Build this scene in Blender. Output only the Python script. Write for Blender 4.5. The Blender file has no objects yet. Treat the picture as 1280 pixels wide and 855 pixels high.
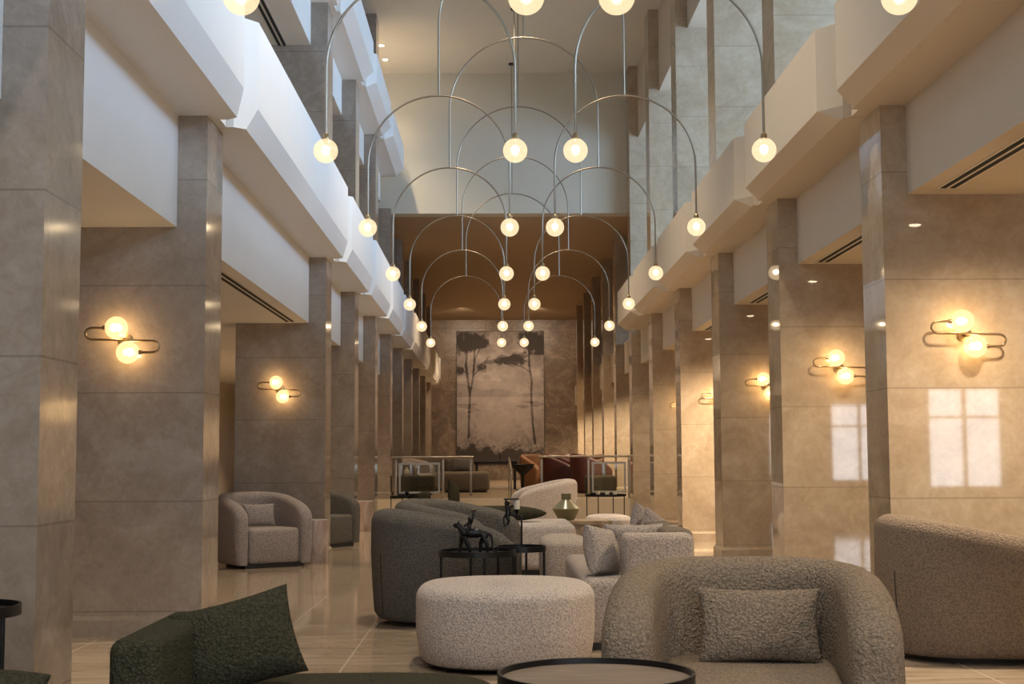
import bpy, bmesh, math, random
from mathutils import Vector, Matrix, noise as mnoise
random.seed(7)
PI = math.pi
SC = bpy.context.scene
COL = SC.collection

# ------------------------------------------------------------------ materials
class NT:
    def __init__(s, name):
        s.m = bpy.data.materials.new(name); s.m.use_nodes = True
        s.t = s.m.node_tree; s.n = s.t.nodes; s.l = s.t.links
        s.b = s.n['Principled BSDF']
        s.tc = s.n.new('ShaderNodeTexCoord')
    def new(s, kind, **kw):
        n = s.n.new(kind)
        for k, v in kw.items():
            if k in n.inputs.keys(): n.inputs[k].default_value = v
            else: setattr(n, k, v)
        return n
    def link(s, a, b): s.l.new(a, b)
    def math(s, op, a, b=None):
        n = s.n.new('ShaderNodeMath'); n.operation = op
        for i, x in enumerate((a, b)):
            if x is None: continue
            if isinstance(x, (int, float)): n.inputs[i].default_value = x
            else: s.l.new(x, n.inputs[i])
        return n.outputs[0]
    def mix(s, fac, a, b, mode='MIX'):
        n = s.n.new('ShaderNodeMix'); n.data_type = 'RGBA'; n.blend_type = mode
        for sock, x in ((n.inputs[0], fac), (n.inputs[6], a), (n.inputs[7], b)):
            if isinstance(x, (int, float)): sock.default_value = x
            elif isinstance(x, tuple): sock.default_value = (*x, 1) if len(x) == 3 else x
            else: s.l.new(x, sock)
        return n.outputs[2]
    def noise(s, scale, detail=4, rough=.55, dist=0, vec=None):
        n = s.n.new('ShaderNodeTexNoise')
        n.inputs['Scale'].default_value = scale; n.inputs['Detail'].default_value = detail
        n.inputs['Roughness'].default_value = rough; n.inputs['Distortion'].default_value = dist
        s.l.new(vec or s.tc.outputs['Object'], n.inputs['Vector'])
        return n.outputs['Fac']
    def ramp(s, fac, stops):
        n = s.n.new('ShaderNodeValToRGB')
        e = n.color_ramp.elements
        while len(e) < len(stops): e.new(.5)
        for i, (p, c) in enumerate(stops):
            e[i].position = p; e[i].color = (*c, 1)
        s.l.new(fac, n.inputs[0]); return n.outputs[0]
    def bump(s, h, strength=.3, dist=.01):
        n = s.n.new('ShaderNodeBump'); n.inputs['Strength'].default_value = strength
        n.inputs['Distance'].default_value = dist; s.l.new(h, n.inputs['Height'])
        s.l.new(n.outputs[0], s.b.inputs['Normal'])
    def base(s, c):
        if isinstance(c, tuple): s.b.inputs['Base Color'].default_value = (*c, 1)
        else: s.l.new(c, s.b.inputs['Base Color'])
    def rough(s, v): s.b.inputs['Roughness'].default_value = v

def plain(name, col, rough=.5, metal=0, nscale=6, var=.06):
    t = NT(name)
    n = t.noise(nscale, 5)
    a = tuple(max(0, c*(1-var)) for c in col); b = tuple(min(1, c*(1+var)) for c in col)
    t.base(t.mix(n, a, b)); t.rough(rough); t.b.inputs['Metallic'].default_value = metal
    return t.m

def marble(name, dark, mid, light, rough=.1, course=.67, off=.15, spec=.5):
    t = NT(name)
    n1 = t.noise(1.6, 10, .66, 1.4); n2 = t.noise(14, 9, .7, .8)
    f = t.math('ADD', t.math('MULTIPLY', n1, .6), t.math('MULTIPLY', n2, .4))
    c = t.ramp(f, [(.36, dark), (.5, mid), (.63, light)])
    v = t.noise(2.2, 10, .7, 2.2)
    vein = t.math('LESS_THAN', t.math('ABSOLUTE', t.math('SUBTRACT', v, .5)), .006)
    c = t.mix(t.math('MULTIPLY', vein, .25), c, light)
    sep = t.new('ShaderNodeSeparateXYZ'); t.link(t.tc.outputs['Object'], sep.inputs[0])
    z = t.math('DIVIDE', t.math('SUBTRACT', sep.outputs[2], off), course)
    fr = t.math('FRACT', t.math('ADD', z, 20.0))
    line = t.math('LESS_THAN', t.math('ABSOLUTE', t.math('SUBTRACT', fr, .5)), .493)
    # slight tone step from block to block
    blk = t.new('ShaderNodeTexWhiteNoise', noise_dimensions='1D'); t.link(t.math('FLOOR', z), blk.inputs['W'])
    c = t.mix(t.math('MULTIPLY', blk.outputs[0], .18), c, dark)
    c = t.mix(t.math('ADD', t.math('MULTIPLY', line, .45), .55), tuple(x*.55 for x in dark), c)
    t.base(c); t.rough(rough); t.b.inputs['Specular IOR Level'].default_value = spec
    t.bump(line, .25, .002)
    return t.m

def boucle(name, col, amp=.010, scale=100, var=.34):
    """looped wool: yarn tone varies, shade in the gaps between curls is coloured in"""
    t = NT(name)
    wob = t.n.new('ShaderNodeTexNoise'); wob.inputs['Scale'].default_value = scale*.9; wob.inputs['Detail'].default_value = 2
    t.link(t.tc.outputs['Object'], wob.inputs['Vector'])
    vm = t.n.new('ShaderNodeVectorMath'); vm.operation = 'MULTIPLY_ADD'
    t.link(wob.outputs['Color'], vm.inputs[0]); vm.inputs[1].default_value = (.016, .016, .016); t.link(t.tc.outputs['Object'], vm.inputs[2])
    vo = t.n.new('ShaderNodeTexVoronoi'); vo.inputs['Scale'].default_value = scale
    t.link(vm.outputs[0], vo.inputs['Vector'])
    n = t.noise(scale*2.2, 3, .6)
    h = t.math('ADD', t.math('MULTIPLY', vo.outputs['Distance'], -1.0), t.math('MULTIPLY', n, .5))
    hi = tuple(min(1, c*(1+var*.55)) for c in col); lo = tuple(c*(1-var) for c in col)
    c = t.ramp(vo.outputs['Distance'], [(.1, hi), (.40, col), (.75, lo)])  # shade between the curls is put into the base colour
    big = t.noise(4, 3)
    c = t.mix(t.math('MULTIPLY', big, .2), c, lo)
    t.base(c); t.rough(.95); t.b.inputs['Specular IOR Level'].default_value = .12
    t.bump(h, 1.0, amp)
    return t.m

def glow(name, col, strength):
    t = NT(name); t.base((.8, .75, .68)); t.rough(.35)
    t.b.inputs['Emission Color'].default_value = (*col, 1)
    t.b.inputs['Emission Strength'].default_value = strength
    return t.m
def globeglass(name, col, strength, clear=.55):
    """milky glass lit from inside: partly clear, partly glowing"""
    t = NT(name)
    tr = t.n.new('ShaderNodeBsdfTransparent'); tr.inputs[0].default_value = (1, .95, .86, 1)
    em = t.n.new('ShaderNodeEmission'); em.inputs[1].default_value = strength
    n = t.noise(9, 5, .6, 1.5)
    t.link(t.mix(n, tuple(c*.8 for c in col), col), em.inputs[0])
    mx = t.n.new('ShaderNodeMixShader'); mx.inputs[0].default_value = 1-clear
    t.link(tr.outputs[0], mx.inputs[1]); t.link(em.outputs[0], mx.inputs[2])
    gl = t.n.new('ShaderNodeBsdfGlossy'); gl.inputs['Roughness'].default_value = .1
    m2 = t.n.new('ShaderNodeMixShader'); m2.inputs[0].default_value = .05
    t.link(mx.outputs[0], m2.inputs[1]); t.link(gl.outputs[0], m2.inputs[2])
    t.link(m2.outputs[0], t.n['Material Output'].inputs[0])
    return t.m

M = {}
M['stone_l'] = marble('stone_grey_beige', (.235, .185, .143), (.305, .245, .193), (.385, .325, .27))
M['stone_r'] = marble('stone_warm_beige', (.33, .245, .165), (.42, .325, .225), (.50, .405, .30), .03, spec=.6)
M['stone_back'] = marble('stone_brown', (.10, .065, .038), (.19, .13, .08), (.34, .25, .17), .35, course=1.0)
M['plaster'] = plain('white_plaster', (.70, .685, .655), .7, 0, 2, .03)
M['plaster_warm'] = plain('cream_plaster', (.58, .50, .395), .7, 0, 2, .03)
M['ceil'] = plain('ceiling_paint', (.60, .56, .49), .8, 0, 1.5, .03)
M['ceil_dark'] = plain('brown_ceiling_paint', (.42, .31, .20), .8, 0, 1.5, .05)
M['headwall'] = plain('sage_cream_paint', (.58, .545, .45), .75, 0, 1.5, .03)
M['black'] = plain('black_metal', (.018, .017, .017), .38, .6)
M['bronze'] = plain('dark_bronze', (.02, .019, .02), .33, .7, 20, .3)
M['brass'] = plain('aged_brass', (.40, .29, .16), .3, 1)
M['nickel'] = plain('pendant_metal', (.30, .25, .19), .35, 1)
M['steel'] = plain('brushed_steel', (.40, .355, .29), .4, 1)
M['plinth'] = plain('dark_base', (.02, .018, .016), .6)
M['dark'] = plain('vent_black', (.008, .008, .008), .8)
M['white_metal'] = plain('vent_white', (.65, .6, .53), .5)
M['winframe'] = plain('white_window_paint', (.8, .8, .78), .4)
M['globe'] = globeglass('milky_glass_globe', (1.0, .76, .48), .95)
M['bulb'] = glow('pendant_bulb', (1.0, .80, .52), 26)
M['globe_s'] = globeglass('milky_glass_sconce_globe', (1.0, .66, .32), 1.25)
M['bulb_s'] = glow('sconce_bulb', (1.0, .66, .30), 72)
M['lamp'] = glow('lamp_disc', (1.0, .8, .55), 12)
M['b_beige'] = boucle('beige_boucle', (.345, .262, .187))
M['b_taupe'] = boucle('taupe_boucle', (.28, .215, .16))
M['b_cream'] = boucle('cream_boucle', (.68, .60, .55))
M['b_oat'] = boucle('oatmeal_boucle', (.52, .445, .39))
M['b_green'] = boucle('green_boucle', (.068, .062, .037))
M['b_grey'] = boucle('charcoal_boucle', (.18, .163, .14))
M['b_pale'] = boucle('pale_grey_boucle', (.50, .425, .385))
M['b_brown'] = boucle('brown_grey_boucle', (.24, .195, .15))
M['red'] = plain('dark_red_leather', (.065, .014, .009), .45, 0, 10, .2)
M['orange'] = plain('tan_leather', (.20, .09, .035), .5, 0, 10, .15)
M['vase'] = plain('olive_ceramic', (.19, .17, .085), .25, 0, 8, .12)
M['candle'] = plain('cream_wax', (.75, .68, .52), .5)
M['wood_top'] = None

def wood(name, a, b, sc=3.0, stretch=(1, 1, 12)):
    t = NT(name)
    mp = t.new('ShaderNodeMapping'); mp.inputs['Scale'].default_value = stretch
    t.link(t.tc.outputs['Object'], mp.inputs[0])
    n = t.noise(sc, 7, .65, 1.2, mp.outputs[0])
    t.base(t.ramp(n, [(.35, a), (.65, b)])); t.rough(.5); t.bump(n, .25, .004)
    return t.m
M['wood_top'] = wood('brown_wood_top', (.16, .11, .075), (.30, .225, .165), 4, (1, 14, 1))
M['wood_drum'] = wood('pinkish_petrified_wood', (.27, .185, .145), (.56, .45, .39), 5, (2.2, 2.2, .55))
M['wood_log'] = wood('rustic_wood', (.22, .15, .085), (.48, .37, .26), 4, (2, 10, 2))
M['drum_top'] = plain('pale_stone_top', (.62, .55, .49), .3)

def glassmat():
    t = NT('clear_glass')
    tr = t.n.new('ShaderNodeBsdfTransparent'); tr.inputs[0].default_value = (.93, .95, .92, 1)
    gl = t.n.new('ShaderNodeBsdfGlossy'); gl.inputs['Roughness'].default_value = .03
    mx = t.n.new('ShaderNodeMixShader'); mx.inputs[0].default_value = .06
    t.link(tr.outputs[0], mx.inputs[1]); t.link(gl.outputs[0], mx.inputs[2])
    t.link(mx.outputs[0], t.n['Material Output'].inputs[0])
    return t.m
M['glass'] = glassmat()

def floormat():
    t = NT('polished_marble_floor')
    mp = t.new('ShaderNodeMapping'); mp.inputs['Scale'].default_value = (.45, 2.6, 1)
    t.link(t.tc.outputs['Object'], mp.inputs[0])
    n = t.noise(2.4, 9, .62, 1.0, mp.outputs[0])
    c = t.ramp(n, [(.3, (.29, .21, .14)), (.5, (.42, .32, .225)), (.7, (.54, .435, .33))])
    sep = t.new('ShaderNodeSeparateXYZ'); t.link(t.tc.outputs['Object'], sep.inputs[0])
    def grid(sock, off, size, w):
        fr = t.math('FRACT', t.math('ADD', t.math('DIVIDE', t.math('SUBTRACT', sock, off), size), 60.0))
        return t.math('GREATER_THAN', t.math('ABSOLUTE', t.math('SUBTRACT', fr, .5)), .5-w)
    gx = grid(sep.outputs[0], -1.85, .533, .011); gy = grid(sep.outputs[1], 9.2, 1.066, .0025)
    c = t.mix(t.math('MULTIPLY', gx, .7), c, (.66, .56, .45))
    c = t.mix(t.math('MULTIPLY', gy, .35), c, (.2, .15, .1))
    t.base(c); t.rough(.06); t.b.inputs['Specular IOR Level'].default_value = .75
    return t.m
M['floor'] = floormat()
M['platform'] = plain('cream_stone_step', (.55, .45, .31), .3, 0, 4, .1)
M['carpet'] = plain('brown_lounge_floor', (.20, .145, .09), .35, 0, 4, .15)

# ------------------------------------------------------------------ mesh helpers
class MB:
    def __init__(s): s.v = []; s.f = []
    def add(s, vs, fs):
        o = len(s.v); s.v += [tuple(v) for v in vs]; s.f += [tuple(i+o for i in f) for f in fs]; return s
    def box(s, x0, x1, y0, y1, z0, z1):
        return s.add([(x0,y0,z0),(x1,y0,z0),(x1,y1,z0),(x0,y1,z0),(x0,y0,z1),(x1,y0,z1),(x1,y1,z1),(x0,y1,z1)],
                     [(3,2,1,0),(4,5,6,7),(0,1,5,4),(1,2,6,5),(2,3,7,6),(3,0,4,7)])
    def rbox(s, x0, x1, y0, y1, z0, z1, r=.03, seg=4):
        bm = bmesh.new(); bmesh.ops.create_cube(bm, size=1)
        for v in bm.verts:
            v.co = Vector(((x0+x1)/2+v.co.x*(x1-x0), (y0+y1)/2+v.co.y*(y1-y0), (z0+z1)/2+v.co.z*(z1-z0)))
        r = min(r, (x1-x0)/2.05, (y1-y0)/2.05, (z1-z0)/2.05)
        bmesh.ops.bevel(bm, geom=bm.edges[:], offset=r, segments=seg, profile=.5, affect='EDGES')
        bm.verts.index_update()
        s.add([v.co[:] for v in bm.verts], [[v.index for v in f.verts] for f in bm.faces]); bm.free(); return s
    def lathe(s, prof, n=32, c=(0,0,0)):
        vs = []; fs = []
        for r, z in prof:
            for k in range(n):
                a = 2*PI*k/n; vs.append((c[0]+r*math.cos(a), c[1]+r*math.sin(a), c[2]+z))
        for i in range(len(prof)-1):
            for k in range(n):
                fs.append((i*n+k, i*n+(k+1)%n, (i+1)*n+(k+1)%n, (i+1)*n+k))
        fs.append(tuple(range(n))[::-1]); fs.append(tuple((len(prof)-1)*n+k for k in range(n)))
        return s.add(vs, fs)
    def tube(s, pts, r, n=10):
        pts = [Vector(p) for p in pts]; vs = []; fs = []
        t0 = (pts[1]-pts[0]).normalized()
        a = Vector((0,0,1)) if abs(t0.z) < .9 else Vector((1,0,0))
        u = t0.cross(a).normalized()
        for i, p in enumerate(pts):
            if i == 0: t = t0
            elif i == len(pts)-1: t = (pts[i]-pts[i-1]).normalized()
            else: t = ((pts[i+1]-pts[i]).normalized()+(pts[i]-pts[i-1]).normalized()).normalized()
            u = (u - t*u.dot(t)).normalized(); w = t.cross(u)
            rr = r[i] if isinstance(r, (list, tuple)) else r
            for k in range(n):
                q = 2*PI*k/n; vs.append(p+u*rr*math.cos(q)+w*rr*math.sin(q))
        for i in range(len(pts)-1):
            for k in range(n):
                fs.append((i*n+k, i*n+(k+1)%n, (i+1)*n+(k+1)%n, (i+1)*n+k))
        fs.append(tuple(range(n))[::-1]); fs.append(tuple((len(pts)-1)*n+k for k in range(n)))
        return s.add(vs, fs)
    def sphere(s, c, r, n=24, m=14, sc=(1,1,1)):
        vs = [(c[0], c[1], c[2]-r*sc[2])]; fs = []
        for i in range(1, m):
            th = PI*i/m
            for k in range(n):
                a = 2*PI*k/n
                vs.append((c[0]+r*sc[0]*math.sin(th)*math.cos(a), c[1]+r*sc[1]*math.sin(th)*math.sin(a), c[2]-r*sc[2]*math.cos(th)))
        vs.append((c[0], c[1], c[2]+r*sc[2])); L = len(vs)-1
        for k in range(n):
            fs.append((0, 1+(k+1)%n, 1+k)); fs.append((L, 1+(m-2)*n+k, 1+(m-2)*n+(k+1)%n))
            for i in range(m-2):
                fs.append((1+i*n+k, 1+i*n+(k+1)%n, 1+(i+1)*n+(k+1)%n, 1+(i+1)*n+k))
        return s.add(vs, fs)
    def rings(s, R, cap=True):
        n = len(R[0]); vs = [p for r in R for p in r]; fs = []
        for i in range(len(R)-1):
            for k in range(n):
                fs.append((i*n+k, i*n+(k+1)%n, (i+1)*n+(k+1)%n, (i+1)*n+k))
        if cap: fs.append(tuple(range(n))[::-1]); fs.append(tuple((len(R)-1)*n+k for k in range(n)))
        return s.add(vs, fs)
    def prism(s, poly, z0, z1):
        n = len(poly)
        return s.rings([[(x, y, z0) for x, y in poly], [(x, y, z1) for x, y in poly]])
    def mesh(s, name, mat, smooth=40):
        me = bpy.data.meshes.new(name); me.from_pydata(s.v, [], s.f)
        bm = bmesh.new(); bm.from_mesh(me); bmesh.ops.recalc_face_normals(bm, faces=bm.faces[:]); bm.to_mesh(me); bm.free()
        if smooth:
            me.polygons.foreach_set('use_smooth', [True]*len(me.polygons))
            me.set_sharp_from_angle(angle=math.radians(smooth))
        if mat is not None: me.materials.append(M[mat] if isinstance(mat, str) else mat)
        return me
    def obj(s, name, mat, parent=None, smooth=40, loc=(0,0,0), rot=(0,0,0)):
        o = bpy.data.objects.new(name, s.mesh(name, mat, smooth)); COL.objects.link(o)
        o.location = loc; o.rotation_euler = rot
        if parent: o.parent = parent
        return o

def tag(o, label=None, cat=None, group=None, kind=None):
    if label: o['label'] = label
    if cat: o['category'] = cat
    if group: o['group'] = group
    if kind: o['kind'] = kind
    return o
def thing(name, label, cat, loc=(0,0,0), rz=0, group=None):
    o = bpy.data.objects.new(name, None); COL.objects.link(o); o.empty_display_size = .1
    o.location = loc; o.rotation_euler = (0, 0, rz)
    return tag(o, label, cat, group)
def copy_tree(o, parent=None):
    c = o.copy(); COL.objects.link(c)
    if parent: c.parent = parent
    for ch in list(o.children): copy_tree(ch, c)
    return c
def struct(name, mb, mat, label, cat, group=None, smooth=30):
    return tag(mb.obj(name, mat, None, smooth), label, cat, group, 'structure')
ORD = ['first','second','third','fourth','fifth','sixth','seventh','eighth','ninth','tenth','eleventh','twelfth','thirteenth']

# ------------------------------------------------------------------ the hall (metres; y runs down the hall)
S, TH = 3.1, .49
LY = lambda k: 8.59+k*S
RY = lambda k: 8.40+k*S
LE, LP, LW = -1.795, -1.98, -2.76        # left pillars: hall face, beam face, far end of the wing
RE, RP, RW = 2.41, 2.57, 3.42
HEAD, BACK, TOP, LOWC = 24.35, 43.5, 7.97, 5.42
XL, XR, REAR = -5.2, 8.6, -4.6

struct('floor', MB().box(XL-.2, XR+.2, REAR-.2, 24.0, -.2, 0), 'floor', 'polished beige marble floor of the hall', 'floor')
pf = MB().box(XL, XR, 24.0, BACK, 0, .37)
struct('floor', pf, 'platform', 'raised cream stone platform floor behind the railings', 'floor')
struct('floor', MB().box(XL, XR, 24.35, BACK, .37, .375), 'carpet', 'brown floor of the raised far lounge', 'floor')
st = MB(); st.box(-.36, .80, 23.66, 24.0, 0, .185)
struct('trim_step', st, 'platform', 'cream stone step up to the raised lounge', 'step')

struct('ceiling', MB().box(XL, XR, REAR, HEAD, TOP, TOP+.2), 'ceil', 'high cream main ceiling above the pendants', 'ceiling')
struct('ceiling', MB().box(XL, XR, HEAD+.35, BACK, LOWC, LOWC+.2), 'ceil_dark', 'low brown ceiling of the far lounge', 'ceiling')
struct('wall_far_upper', MB().box(XL, XR, HEAD, HEAD+.35, LOWC, TOP+.2), 'headwall', 'sage cream upper end wall over the opening to the far lounge', 'wall')
struct('wall_back', MB().box(XL, XR, BACK, BACK+.3, 0, TOP), 'stone_back', 'brown veined marble back wall behind the mural', 'wall')
struct('wall_left', MB().box(XL-.2, XL, REAR, BACK, 0, TOP), 'plaster_warm', 'cream outer wall of the left side aisle', 'wall')

# right outer wall with window openings upstairs
def wall_x(x0, x1, ya, yb, za, zb, holes):
    mb = MB(); ys = ya
    for (h0, h1, g0, g1) in holes:
        mb.box(x0, x1, ys, h0, za, zb); mb.box(x0, x1, h0, h1, za, g0); mb.box(x0, x1, h0, h1, g1, zb); ys = h1
    mb.box(x0, x1, ys, yb, za, zb); return mb
holesR = [(-3.9+3.1*k, -1.2+3.1*k, 3.75, 6.55) for k in range(9)]
struct('wall_right', wall_x(XR, XR+.25, REAR, BACK, 0, TOP+.2, holesR), 'plaster_warm', 'cream outer wall on the right with upper gallery windows', 'wall')
def wall_y(y0, y1, xa, xb, za, zb, holes):
    mb = MB(); xs = xa
    for (h0, h1, g0, g1) in holes:
        mb.box(xs, h0, y0, y1, za, zb); mb.box(h0, h1, y0, y1, za, g0); mb.box(h0, h1, y0, y1, g1, zb); xs = h1
    mb.box(xs, xb, y0, y1, za, zb); return mb
holesB = [(-1.2, 1.8, .4, 2.3), (3.4, 5.2, .55, 2.2), (6.75, 7.95, .55, 2.15)]
holesU = [(-1.4, 2.1, 3.6, 7.2), (3.0, 5.4, 3.75, 6.5), (5.9, 8.3, 3.75, 6.5)]
struct('wall_rear', wall_y(REAR-.25, REAR, XL, XR, 0, 3.3, holesB), 'plaster_warm', 'cream entrance wall behind the viewer, lower storey', 'wall')
struct('wall_rear_upper', wall_y(REAR-.25, REAR, XL, XR, 3.3, TOP+.2, holesU), 'plaster_warm', 'cream entrance wall behind the viewer, upper storey', 'wall')
wn = 0
def window(h0, h1, g0, g1, axis, at, nv=2, nh=1):
    global wn; wn += 1
    mb = MB(); t = .05
    def b(a0, a1, c0, c1):
        if axis == 'x': mb.box(at+.06, at+.13, a0, a1, c0, c1)
        else: mb.box(a0, a1, at-.13, at-.06, c0, c1)
    b(h0, h0+t, g0, g1); b(h1-t, h1, g0, g1); b(h0, h1, g0, g0+t); b(h0, h1, g1-t, g1)
    for i in range(1, nv): q = h0+(h1-h0)*i/nv; b(q-.03, q+.03, g0, g1)
    for i in range(1, nh+1): q = g0+(g1-g0)*i/(nh+1)*1.4; b(h0, h1, min(q, g1-.1)-.02, min(q, g1-.1)+.02)
    struct('window_%d' % wn, mb, 'winframe', 'white framed window, number %s along the outer walls' % wn, 'window', 'windows in the outer walls')
for h in holesR: window(*h, 'x', XR)
for h in holesB+holesU: window(*h, 'y', REAR)

# pillars
def pillar(side, k, y, xe, xw, z1, z0=0):
    a, b = min(xe, xw), max(xe, xw)
    col = MB().box(a, b, y, y+TH, z0, z1)
    nm = ORD[k+1] if k >= -1 else 'nearest'
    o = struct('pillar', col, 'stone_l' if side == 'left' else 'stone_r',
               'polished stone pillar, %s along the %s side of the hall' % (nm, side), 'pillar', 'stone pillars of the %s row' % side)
    e = .022
    pb = MB()
    pb.box(a-e, b+e, y-e, y+TH+e, z0, z0+.10)
    pb.rings([[(a-e, y-e, z0+.10), (b+e, y-e, z0+.10), (b+e, y+TH+e, z0+.10), (a-e, y+TH+e, z0+.10)],
              [(a, y, z0+.125), (b, y, z0+.125), (b, y+TH, z0+.125), (a, y+TH, z0+.125)]])
    pb.obj('plinth', 'stone_l' if side == 'left' else 'stone_r', o, 20)
LK = [-1, 0, 2, 3, 4, 5, 6, 7, 8, 9, 10]
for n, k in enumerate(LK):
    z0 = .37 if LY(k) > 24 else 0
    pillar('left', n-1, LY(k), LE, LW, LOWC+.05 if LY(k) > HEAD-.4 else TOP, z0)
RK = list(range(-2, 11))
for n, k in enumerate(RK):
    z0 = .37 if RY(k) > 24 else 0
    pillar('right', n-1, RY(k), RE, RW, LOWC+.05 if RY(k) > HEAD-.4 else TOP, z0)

# floor slabs of the side galleries: their hall-side faces are the white panels
def slabs(side, ks, yfun, xp, z0, z1, mat, label, yend, ystart=REAR):
    x0, x1 = (XL, xp) if side == 'left' else (xp, XR)
    ys = ystart
    seq = [(yfun(k), yfun(k)+TH) for k in ks if ystart < yfun(k) < yend]
    n = 0
    for p0, p1 in seq+[(yend, yend)]:
        if p0-ys > .05:
            xo = LW if side == 'left' else RW
            struct('ceiling_slab', MB().box(x0, x1, ys, p0, z0, z1), mat, '%s, %s bay from the viewer' % (label, ORD[min(n, 12)]), 'beam', label)
            n += 1
        ys = p1
    # infill over the aisle beyond the wings
    a, b = (XL, LW-.002) if side == 'left' else (RW+.002, XR)
    mb = MB()
    for p0, p1 in seq: mb.box(a, b, p0, p1, z0, z1)
    struct('ceiling_infill', mb, mat, label+', pieces behind the pillar wings', 'beam')
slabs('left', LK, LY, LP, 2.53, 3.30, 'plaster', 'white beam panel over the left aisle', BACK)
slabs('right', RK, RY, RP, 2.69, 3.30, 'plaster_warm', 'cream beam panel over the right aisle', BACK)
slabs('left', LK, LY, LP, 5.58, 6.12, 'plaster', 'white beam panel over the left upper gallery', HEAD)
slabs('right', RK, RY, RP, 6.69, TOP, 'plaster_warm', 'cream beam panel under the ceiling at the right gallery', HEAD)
slabs('right', RK, RY, RP+.15, 3.9, LOWC, 'stone_back', 'dark panel between the far right pillars', BACK, HEAD+.36)
slabs('left', LK, LY, LP-.5, 4.6, LOWC, 'stone_back', 'dark panel between the far left pillars', BACK, HEAD+.36)

# parapets: one trough per bay with chamfered lower edge and chamfered ends, linked by recessed strips at the pillars
def parapet(side, ks, yfun, xi, xs, xo, z0, zc, z1, label, ylast, mat, ystart=-4.4):
    sg = 1 if side == 'left' else -1
    ends = [yfun(k)+TH*.42 for k in ks if ystart < yfun(k) < ylast]
    lst = [ystart]+ends
    if ylast-lst[-1] > .6: lst.append(ylast)
    c = abs(xo-xs); g = .10; e = .16
    for n in range(len(lst)-1):
        ya, yb = lst[n]+g, lst[n+1]-g
        xl = xs-sg*.01
        xr = xo-sg*.13
        low = [(xi, ya), (xr, ya), (xs, ya+.06), (xs, yb-.06), (xr, yb), (xi, yb)]
        mid = [(xi, ya), (xr, ya), (xo, ya+e), (xo, yb-e), (xr, yb), (xi, yb)]
        mb = MB().rings([[(x, y, z0) for x, y in low], [(x, y, zc) for x, y in mid], [(x, y, z1) for x, y in mid]])
        mb.box(min(xi, xr-sg*.05), max(xi, xr-sg*.05), lst[n]-(g if n else 0), ya+.02, z0+.004, z1-.006)
        struct('beam', mb, mat, '%s, %s section from the viewer' % (label, ORD[min(n, 12)]), 'parapet', label, 7)
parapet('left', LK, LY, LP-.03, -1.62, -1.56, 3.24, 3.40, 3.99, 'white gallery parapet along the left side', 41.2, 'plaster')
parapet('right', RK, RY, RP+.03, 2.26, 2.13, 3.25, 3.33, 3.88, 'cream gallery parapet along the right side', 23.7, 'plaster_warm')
parapet('left', LK, LY, LP-.03, -1.70, -1.56, 6.06, 6.15, 6.54, 'white parapet of the second left gallery', HEAD-.1, 'plaster')

# ceiling slots and downlights
def slot_vent(x, y0, y1, z, label):
    t = thing('ceiling_vent', label, 'air vent', (x, (y0+y1)/2, z), 0, 'linear ceiling vents')
    L = (y1-y0)/2
    MB().box(-.062, .062, -L, L, -.004, .001).obj('frame', 'white_metal', t)
    for s in (-1, 1):
        MB().box(s*.028-.016, s*.028+.016, -L+.02, L-.02, -.007, -.0035).obj('slot', 'dark', t)
slot_vent(-2.15, 9.9, 14.62, 2.53, 'long black double slot vent in the aisle ceiling behind the left pale armchair bay')
slot_vent(2.745, 4.9, 8.2, 2.69, 'black double slot vent in the ceiling above the nearest right wall light')
slot_vent(2.745, 9.2, 11.35, 2.69, 'black double slot vent in the ceiling above the second right wall light')
slot_vent(2.745, 12.3, 14.4, 2.69, 'black double slot vent in the ceiling above the third right wall light')
slot_vent(2.745, 15.4, 17.5, 2.69, 'black double slot vent in the ceiling above the brightly lit right pillar')
slot_vent(-2.29, 12.0, 15.15, 5.58, 'black double slot vent in the dark ceiling of the left upper gallery')

def downlight(x, y, z, label, energy, col=(1, .78, .52), size=1.9, blend=.9, name='recessed_downlight'):
    t = thing(name, label, 'downlight', (x, y, z), 0, 'recessed downlights')
    MB().lathe([(.062, -.006), (.062, 0), (.044, 0), (.044, -.006)], 20).obj('trim_ring', 'white_metal', t)
    MB().lathe([(.020, -.016), (.036, -.012), (.043, -.005), (.043, -.001)], 20).obj('lens', 'lamp', t)
    if energy:
        ld = bpy.data.lights.new('downlight_lamp', 'SPOT'); ld.energy = energy; ld.color = col
        ld.spot_size = size; ld.spot_blend = blend; ld.shadow_soft_size = .05
        lo = bpy.data.objects.new('downlight_lamp', ld); COL.objects.link(lo); lo.location = (x, y, z-.03)
downlight(-1.85, 22.65, TOP, 'small lit downlight in the main ceiling, nearer of the pair by the end wall', 250)
downlight(-1.85, 23.47, TOP, 'small lit downlight in the main ceiling, right against the end wall', 60)
downlight(-2.55, 14.0, 5.58, 'small downlight in the dark ceiling of the left upper gallery', 8)
downlight(-2.5, 17.2, 5.58, 'small downlight in the left upper gallery one bay further on', 8)
for n, k in enumerate([-1, 0, 2, 3, 4, 5]):
    downlight(-3.4, LY(k)+1.7, 2.53, 'recessed downlight over the left aisle, %s from the viewer' % ORD[n], 62 if k < 3 else 170)
for n, k in enumerate(range(-2, 11)):
    if RY(k)+1.9 > BACK: continue
    e = {-2: 60, -1: 190, 0: 100, 1: 40, 2: 300, 3: 110}.get(k, 60 if k < 5 else 220)
    downlight(2.95, RY(k)+2.0, 2.69, 'recessed downlight over the right aisle, %s from the viewer' % ORD[n], e, (1, .80, .56), 2.6)

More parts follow.
